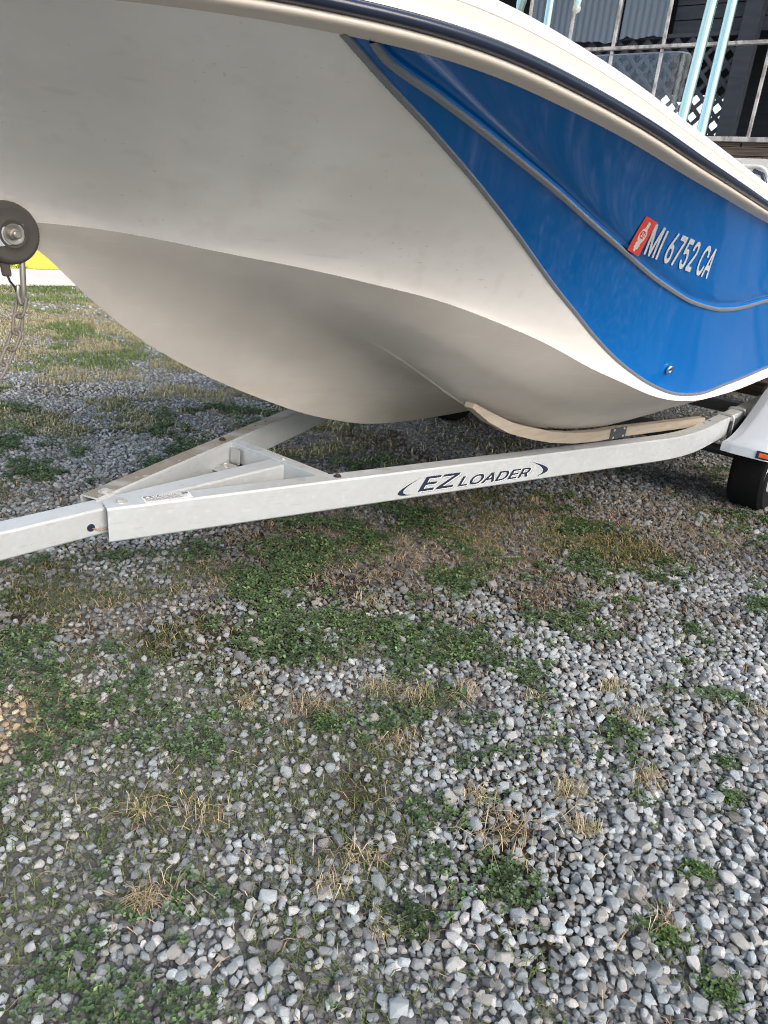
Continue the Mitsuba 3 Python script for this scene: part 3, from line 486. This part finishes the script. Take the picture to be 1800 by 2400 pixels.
def dirt(x,y): return np.exp(-((y-3.1-.28*x)/.62)**4)*np.clip((x+1.0)/.45,0,1)*np.clip(.45+1.1*(meshkit.fbm(np.stack([x*2.6,y*2.6,0*x],-1),3,55)-.35)/.3,.35,1)
def wheel_shade(x,y): return np.exp(-(((x-2.15)/.75)**2+((y-4.55)/.75)**2)**1.5)  # shade around wheel and fender, put into stone colour and density
def inview(x,y,m=.3): return (np.abs(x)<.56*(y*.93+.55)+m)
# ---- stones
def stone_kinds(n,pts,seed):
    r=np.random.default_rng(seed); K=[]; k=np.arange(pts)+.5; z=1-2*k/pts; a=np.pi*(1+5**.5)*k; fib=np.c_[np.sqrt(1-z*z)*np.cos(a),np.sqrt(1-z*z)*np.sin(a),z]
    for i in range(n):
        d=fib@trimesh.transformations.random_rotation_matrix(r.uniform(size=3))[:3,:3]+r.normal(0,.32,(pts,3)); d/=np.linalg.norm(d,axis=1,keepdims=True); d=np.sign(d)*np.abs(d)**.8; d/=np.max(np.abs(d))
        m=trimesh.convex.convex_hull(d*np.array([1,r.uniform(.62,.95),r.uniform(.42,.7)])*r.uniform(.90,1.08,(pts,1))); K.append((np.array(m.vertices)*.5,np.array(m.faces)))
    return K
def place_stones(P,size,kinds,col,sink,seed):
    r=np.random.default_rng(seed); n=len(P); k=r.integers(0,len(kinds),n); yaw=r.uniform(0,2*np.pi,n); tx,ty=r.normal(0,.28,(2,n)); V=[];F=[];C=[];out=[None]*n; at=0
    ca,sa=np.cos(yaw),np.sin(yaw); A=np.zeros((n,3,3)); A[:,0,0]=ca;A[:,0,1]=-sa;A[:,1,0]=sa;A[:,1,1]=ca;A[:,2,2]=1
    B=np.zeros((n,3,3)); B[:,0,0]=np.cos(tx);B[:,0,2]=np.sin(tx);B[:,2,0]=-np.sin(tx);B[:,2,2]=np.cos(tx);B[:,1,1]=1
    D=np.zeros((n,3,3)); D[:,1,1]=np.cos(ty);D[:,1,2]=-np.sin(ty);D[:,2,1]=np.sin(ty);D[:,2,2]=np.cos(ty);D[:,0,0]=1
    Mx=A@B@D*size[:,None,None]
    for j,(v,f) in enumerate(kinds):
        ix=np.where(k==j)[0]
        if not len(ix): continue
        vv=np.einsum('nij,vj->nvi',Mx[ix],v)+P[ix][:,None]; V.append(vv.reshape(-1,3)); F.append((f[None]+(np.arange(len(ix))*len(v))[:,None,None]).reshape(-1,3)+at); C.append(np.repeat(col[ix],len(v),0)); at+=len(ix)*len(v)
    return np.vstack(V),np.vstack(F),np.vstack(C)
def stone_color(x,y,r):
    n=len(x); v=1.06*np.exp(r.normal(0,.28,n)); t=r.uniform(0,1,n)
    c=np.where((t<.62)[:,None],[.27,.30,.315],np.where((t<.82)[:,None],[.285,.285,.27],np.where((t<.92)[:,None],[.16,.165,.17],[.40,.405,.40])))
    c=np.clip(c*v[:,None],.06,.62)
    o=np.exp(-.5*(((x+.98)/.13)**2+((y-1.69)/.15)**2)**1.5); oc=np.array([.42,.30,.17])*v[:,None]*.95
    return np.clip(c*(1-o[:,None]*.85)+oc*o[:,None]*.85,.03,.47)
def scatter(sp,y0,y1,seed,m=.9):
    r=np.random.default_rng(seed); ys=np.arange(y0,y1,sp); L=[]
    for i,y in enumerate(ys):
        w=.56*(y*.93+.55)+m; xs_=np.arange(-w,w,sp)+(i%2)*sp/2; L.append(np.c_[xs_,np.full(len(xs_),y)])
    q=np.vstack(L); return q+r.uniform(-.42,.42,q.shape)*sp,r
layers=[]
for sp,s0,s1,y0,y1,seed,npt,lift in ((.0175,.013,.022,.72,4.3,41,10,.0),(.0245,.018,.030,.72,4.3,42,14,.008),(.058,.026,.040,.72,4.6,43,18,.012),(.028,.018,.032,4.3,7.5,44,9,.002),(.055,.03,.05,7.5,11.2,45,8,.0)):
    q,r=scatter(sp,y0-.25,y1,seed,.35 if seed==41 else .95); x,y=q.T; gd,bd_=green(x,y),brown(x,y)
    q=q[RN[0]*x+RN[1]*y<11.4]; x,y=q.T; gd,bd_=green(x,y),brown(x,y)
    und=np.maximum(np.maximum(dirt(x,y),wheel_shade(x,y)),.8*np.clip((y-3.6-.15*x)/.6,0,1)*np.clip((x+.9)/.5,0,1))
    big=np.clip(.75+.3*(x-(y-1.9)*.1)/.8,.55,1.15)
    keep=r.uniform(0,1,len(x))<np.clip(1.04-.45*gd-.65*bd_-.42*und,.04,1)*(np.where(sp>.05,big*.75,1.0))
    x,y=x[keep],y[keep]; sz=r.uniform(s0,s1,len(x))*(.80+.28*big[keep])*(1+.25*(sp>.05)*(r.uniform(0,1,len(x))<.15)); z=hgt(x,y)+sz*.16+lift*r.uniform(.2,1.,len(x))
    layers.append((np.c_[x,y,z],sz,npt,seed,stone_color(x,y,r)*(.62 if seed==41 else 1.3 if seed>43 else .98)*np.where(np.exp(-.5*(((x+.98)/.13)**2+((y-1.69)/.15)**2))>.3,1,1-.66*np.clip(.7*brown(x,y)+.25*green(x,y)+.9*und[keep],0,1))[:,None]))  # lowest layer darkened: dirt plus shade between stones, put into the colour
top=[]; 
for li,(P,sz,npt,seed,col) in enumerate(layers):
    if li in (1,2): top+=[(s/np.linalg.norm(p-EYE),li,i) for i,(p,s) in enumerate(zip(P,sz)) if inview(np.array(p[0]),np.array(p[1]),-.05) and p[1]>1.0 and p[2]>-.03]
top=sorted(top,reverse=True)[:300]; taken={(l,i) for _,l,i in top}
def rock(v,f,c):
    """flat and rounded shading in equal parts: edges stay, but softened"""
    m=tri(v,f); fn=np.cross(v[f[:,1]]-v[f[:,0]],v[f[:,2]]-v[f[:,0]]); vn=np.zeros_like(v)
    for k in range(3): np.add.at(vn,f[:,k],fn)
    nrm=lambda a:a/(np.linalg.norm(a,axis=1,keepdims=True)+1e-20)
    n=nrm(.66*np.repeat(nrm(fn),3,0)+.34*nrm(vn)[f.ravel()])
    p=meshkit.write_ply((v[f.ravel()],np.arange(3*len(f)).reshape(-1,3)),False,None,c[f.ravel()],normals=n)
    return {'type':'ply','filename':p,'face_normals':False,'bsdf':{'type':'ref','id':'m_stone'}}
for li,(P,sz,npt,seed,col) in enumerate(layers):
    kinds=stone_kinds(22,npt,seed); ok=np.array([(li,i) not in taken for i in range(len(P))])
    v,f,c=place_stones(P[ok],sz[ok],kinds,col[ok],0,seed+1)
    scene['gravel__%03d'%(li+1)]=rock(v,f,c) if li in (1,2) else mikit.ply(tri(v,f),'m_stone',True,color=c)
tag('gravel','grey blue crushed stone gravel spread over the yard','gravel',kind='stuff')
ks=stone_kinds(60,20,77)
for n,(_,l,i) in enumerate(top):
    P,sz,_,_,col=layers[l]; v,f,c=place_stones(P[i:i+1],sz[i:i+1],[ks[n%60]],col[i:i+1],0,1000+n); scene['ground__stone'+('_%03d'%n if n else '')]=rock(v,f,c)
v,f,c=place_stones(np.array([[.934,5.157,.02]]),np.array([.075]),stone_kinds(1,20,5),np.array([[.62,.60,.56]]),0,5)
scene['white_stone']=mikit.ply(tri(v,f),'m_stone',True,color=c); tag('white_stone','single white stone lying under the boat below the curved wooden bunk','stone')
# ---- plants: blades and clover leaves
def blades(x,y,z,h,lean,az,wid,col,tipcol=None):
    n=len(x); u=np.stack([np.cos(az),np.sin(az),0*az],1); s=np.stack([-np.sin(az),np.cos(az),0*az],1)*wid[:,None]
    b=np.stack([x,y,z],1); m=b+u*(lean*h*.35)[:,None]+np.array([0,0,1.])*(h*.62)[:,None]; t=b+u*(lean*h)[:,None]+np.array([0,0,1.])*(h*np.clip(1-.45*lean,.12,1))[:,None]
    V=np.stack([b-s*.5,b+s*.5,m+s*.42,m-s*.42,t],1).reshape(-1,3); i=np.arange(n)[:,None]*5
    F=np.concatenate([i+[0,1,2],i+[0,2,3],i+[3,2,4]],1).reshape(-1,3); k=np.ones((n,5,1)); C=col[:,None]*k
    if tipcol is not None: C=C*np.array([1,1,.5,.5,0])[:,None]+tipcol[:,None]*np.array([0,0,.5,.5,1])[:,None]
    return V,F,C.reshape(-1,3)
def leaves(x,y,z,size,col,r,k=3):
    n=len(x); Vl,Fl,Cl=[],[],[]; at=0; a0=r.uniform(0,2*np.pi,n); tilt=r.uniform(-.35,.45,n)
    for j in range(k):
        a=a0+j*2*np.pi/k+r.normal(0,.15,n); d=np.stack([np.cos(a),np.sin(a),tilt+r.normal(0,.2,n)],1); s=np.stack([-np.sin(a),np.cos(a),r.normal(0,.25,n)],1); b=np.stack([x,y,z],1); S=size[:,None]
        V=np.stack([b,b+d*S*.62+s*S*.36,b+d*S*1.0,b+d*S*.62-s*S*.36,b+d*S*.6-[0,0,1]*S*.10],1).reshape(-1,3); i=np.arange(n)[:,None]*5
        Fl.append(np.concatenate([i+[0,4,1],i+[1,4,2],i+[2,4,3],i+[3,4,0]],1).reshape(-1,3)+at); Vl.append(V); Cl.append(np.repeat(col,5,0)); at+=len(V)
    return np.vstack(Vl),np.vstack(Fl),np.vstack(Cl)
def join(L):
    at=0;V=[];F=[];C=[]
    for v,f,c in L: V.append(v);F.append(f+at);C.append(c);at+=len(v)
    return np.vstack(V),np.vstack(F),np.vstack(C)
def stuff(key,L,label,category):
    v,f,c=join(L); scene[key]=mikit.ply(tri(v,f),'m_leaf',False,color=np.clip(c,.005,.8)); tag(key,label,category,kind='stuff')
def cand(n,y0,y1,r,m=.1):
    y=y0+(y1-y0)*np.sqrt(r.uniform((y0/y1)**2*0,1,n)) ; y=np.sqrt(r.uniform(y0**2,y1**2,n)); x=r.uniform(-1,1,n)*(.56*(y*.93+.55)+m); return x,y
def vcol(r,n,a,b,s=.22):
    t=r.uniform(0,1,(n,1)); return (np.array(a)*(1-t)+np.array(b)*t)*np.exp(r.normal(0,s,(n,1)))
r=np.random.default_rng(61)
x,y=cand(300000,.5,5.2,r,.8); gd=green(x,y); k=r.uniform(0,1,len(x))<np.clip(gd*1.25,0,.75); x,y=x[k],y[k]; z=hgt(x,y)
cl=meshkit.fbm(np.stack([x*2.1,y*2.1,0*x],-1),2,71)+.25*(meshkit.fbm(np.stack([x*14,y*14,0*x],-1),2,73)-.5)>.48
xc,yc,zc=x[cl],y[cl],z[cl]; n=len(xc)
stuff('clover',[leaves(xc,yc,zc+.010+r.uniform(0,.022,n),r.uniform(.008,.0155,n)*np.clip(.8+.12*yc,1,1.4),vcol(r,n,(.035,.075,.03),(.085,.125,.05),.4),r)],'low green clover creeping through the gravel','clover')
xg,yg,zg=x[~cl],y[~cl],z[~cl]; n=len(xg)
L=[blades(xg,yg,zg+.004,r.uniform(.010,.032,n),r.uniform(.5,2.6,n),r.uniform(0,6.28,n),r.uniform(.0018,.0034,n)*np.clip(.7+.12*yg,1,1.5),vcol(r,n,(.035,.065,.015),(.085,.12,.03)),vcol(r,n,(.07,.11,.025),(.16,.17,.06)))]
x2,y2=cand(420000,4.2,11.8,r); k=(x2<1.2)&(RN[0]*x2+RN[1]*y2<11.45)&(r.uniform(0,1,len(x2))<np.clip(green(x2,y2)*.7+.05*brown(x2,y2)+.03,0,1)); x2,y2=x2[k],y2[k]; n=len(x2); gm=(meshkit.fbm(np.stack([x2*1.7,y2*1.7,0*x2],-1),3,91)+np.clip((y2+x2*.3-7.5)/6,-.1,.25))[:,None]
cg=np.where(gm>.55,vcol(r,n,(.10,.15,.04),(.18,.23,.08)),vcol(r,n,(.26,.24,.13),(.40,.36,.22)))
L.append(blades(x2,y2,hgt(x2,y2),r.uniform(.02,.055,n),r.uniform(.1,1.3,n),r.uniform(0,6.28,n),r.uniform(.004,.009,n),cg,cg*1.35))
stuff('grass',L,'short green grass growing through the gravel and towards the lane','grass')
x,y=cand(150000,.72,5.6,r); bd_=brown(x,y); k=r.uniform(0,1,len(x))<np.clip(bd_*.42+.30*dirt(x,y)+.04,0,1); x,y=x[k],y[k]; n=len(x); cc=vcol(r,n,(.20,.13,.065),(.34,.26,.16),.3)
x3,y3=cand(50000,4.2,11.5,r); k=(x3<1.5)&(RN[0]*x3+RN[1]*y3<11.45)&(r.uniform(0,1,len(x3))<brown(x3,y3)*.38+.03); x3,y3=x3[k],y3[k]; n3=len(x3)
c3=vcol(r,n3,(.30,.25,.16),(.44,.38,.26),.3)
stuff('dead_grass',[blades(x,y,hgt(x,y)+.012,r.uniform(.008,.028,n),r.uniform(1.2,3.4,n),r.uniform(0,6.28,n),r.uniform(.0014,.003,n),cc,cc*1.2),blades(x3,y3,hgt(x3,y3)+.005,r.uniform(.015,.05,n3),r.uniform(.5,2,n3),r.uniform(0,6.28,n3),r.uniform(.003,.007,n3),c3,c3)],'thin dead brown grass matted over the soil','dead grass')
# verge and field edge
xx=r.uniform(-14,3,26000); oo=np.where(r.uniform(0,1,26000)<.5,r.uniform(10.9,11.42,26000),13.6+np.abs(r.normal(0,.5,26000))); q=RD*xx[:,None]+RN*oo[:,None]; n=len(q); cg=vcol(r,n,(.06,.11,.02),(.13,.17,.04))
stuff('verge_grass',[blades(q[:,0],q[:,1],0*oo,r.uniform(.02,.07,n),r.uniform(.1,1.2,n),r.uniform(0,6.28,n),r.uniform(.006,.012,n),cg,cg*1.3)],'green grass verge along the pale lane','grass')
# single tufts and weeds
TL=['largest straw tuft, sprawling right of centre above a dark weed','bushy straw tuft left of centre behind clover','left tuft of the row of flattened straw behind the centre clover','right tuft of the row of flattened straw behind the centre clover','straw tuft just in front of the flattened straw row, centre','small straw tuft left of the largest tuft','long bleached straw stalks on clean gravel at the right','thin pale straw wisps on clean gravel, right of centre','small straw wisp behind the thin pale wisps at right','small straw tuft beside the centre clover, low in the photo','small straw tuft between two clover patches, low in the photo','straw tuft in clover at the left, farther from the bottom','straw tuft in clover at the left, nearer the bottom','small straw tuft in clover beside the left clumps','straw tuft at the right edge of the gravel, below the fender','small straw wisp left of the bushy tuft','middle tuft of the row of flattened straw','straw tuft behind the largest tuft, to its right','small straw wisp right of the flattened row','small straw tuft nearest the bottom edge near the centre','straw tuft just right of the largest tuft','small straw tuft among weeds low at the right','small straw wisp on dark grass in the middle','straw tuft under the right part of the trailer beam','small straw tuft at the bottom left','small brown straw wisp on bare soil before the beam','straw wisp under the fender at the right','straw tuft on bare soil right of the bright green patch']
WL=['bright leafy weed at the right above the bottom group','single small bright weed on clean gravel at right','broad green weed low at the right of centre','green weed near the lower right corner, farther one','lowest green weed in the bottom right corner','small green weed beside long bleached stalks','green weed on gravel below the bright grass patch','green weed below the trailer beam near the centre','dark green weed in front of the largest straw tuft','dark green weed low near the centre of the photo','small green weed on gravel right of centre','green weed on gravel towards the right, behind stalks','low bright weed beside the ochre stones at left','bright green weed in front of the bushy straw tuft','small green weed at right on clean gravel, middle distance']
for i,(tx_,ty_,sc) in enumerate(TUFTS):
    rr=np.random.default_rng(200+i); n=int(rr.integers(45,120)*sc); w0=rr.uniform(.010,.028)*sc; dx,dy=rr.normal(0,w0,(2,n)); dx*=rr.uniform(1,1.7); x=tx_+dx; y=ty_+dy; fav=rr.uniform(0,6.28); aa=np.where(rr.uniform(0,1,n)<.55,fav+rr.normal(0,.7,n),rr.uniform(0,6.28,n))
    c1=vcol(rr,n,(.24,.18,.11),(.46,.39,.26),.3); gr_=rr.uniform(0,1,n)<(.3 if i%3 else .1); c1[gr_]=vcol(rr,gr_.sum(),(.12,.14,.04),(.2,.2,.07))
    flat=rr.uniform(0,1,n)<rr.uniform(.3,.8)
    v,f,c=blades(x,y,hgt(x,y)+rr.uniform(.006,.022,n),np.where(flat,rr.uniform(.012,.03,n),rr.uniform(.02,.06,n))*sc,np.where(flat,rr.uniform(1.6,3.8,n),rr.uniform(.3,1.7,n)),aa,rr.uniform(.0013,.0026,n),c1,c1*1.12)
    k=put('dry_grass_tuft',tri(v,f),'m_leaf',False,color=np.clip(c,.01,.8)); tag(k,TL[i],'grass tuft','dry grass tufts on the gravel')
for i,(tx_,ty_,sc) in enumerate(WEEDS):
    rr=np.random.default_rng(300+i); n=int(90*sc); rad=np.abs(rr.normal(0,.024*sc,n)); aa=rr.uniform(0,6.28,n); x=tx_+rad*np.cos(aa); y=ty_+rad*np.sin(aa); dk=i in (8,9)
    c1=vcol(rr,n,(.02,.04,.018) if dk else (.04,.085,.022),(.05,.075,.03) if dk else (.09,.15,.045))
    v,f,c=leaves(x,y,hgt(x,y)+.010+rr.uniform(0,.018,n)*sc*np.exp(-(rad/.03)**2)+.004,rr.uniform(.007,.014,n),c1,rr,2); v2,f2,c2=blades(x,y,hgt(x,y),rr.uniform(.012,.032,n),rr.uniform(.2,1.2,n),aa,np.full(n,.002),c1,c1)
    v,f,c=join([(v,f,c),(v2,f2,c2)]); k=put('green_weed',tri(v,f),'m_leaf',False,color=np.clip(c,.005,.8)); tag(k,WL[i],'weed','green weeds in the gravel')
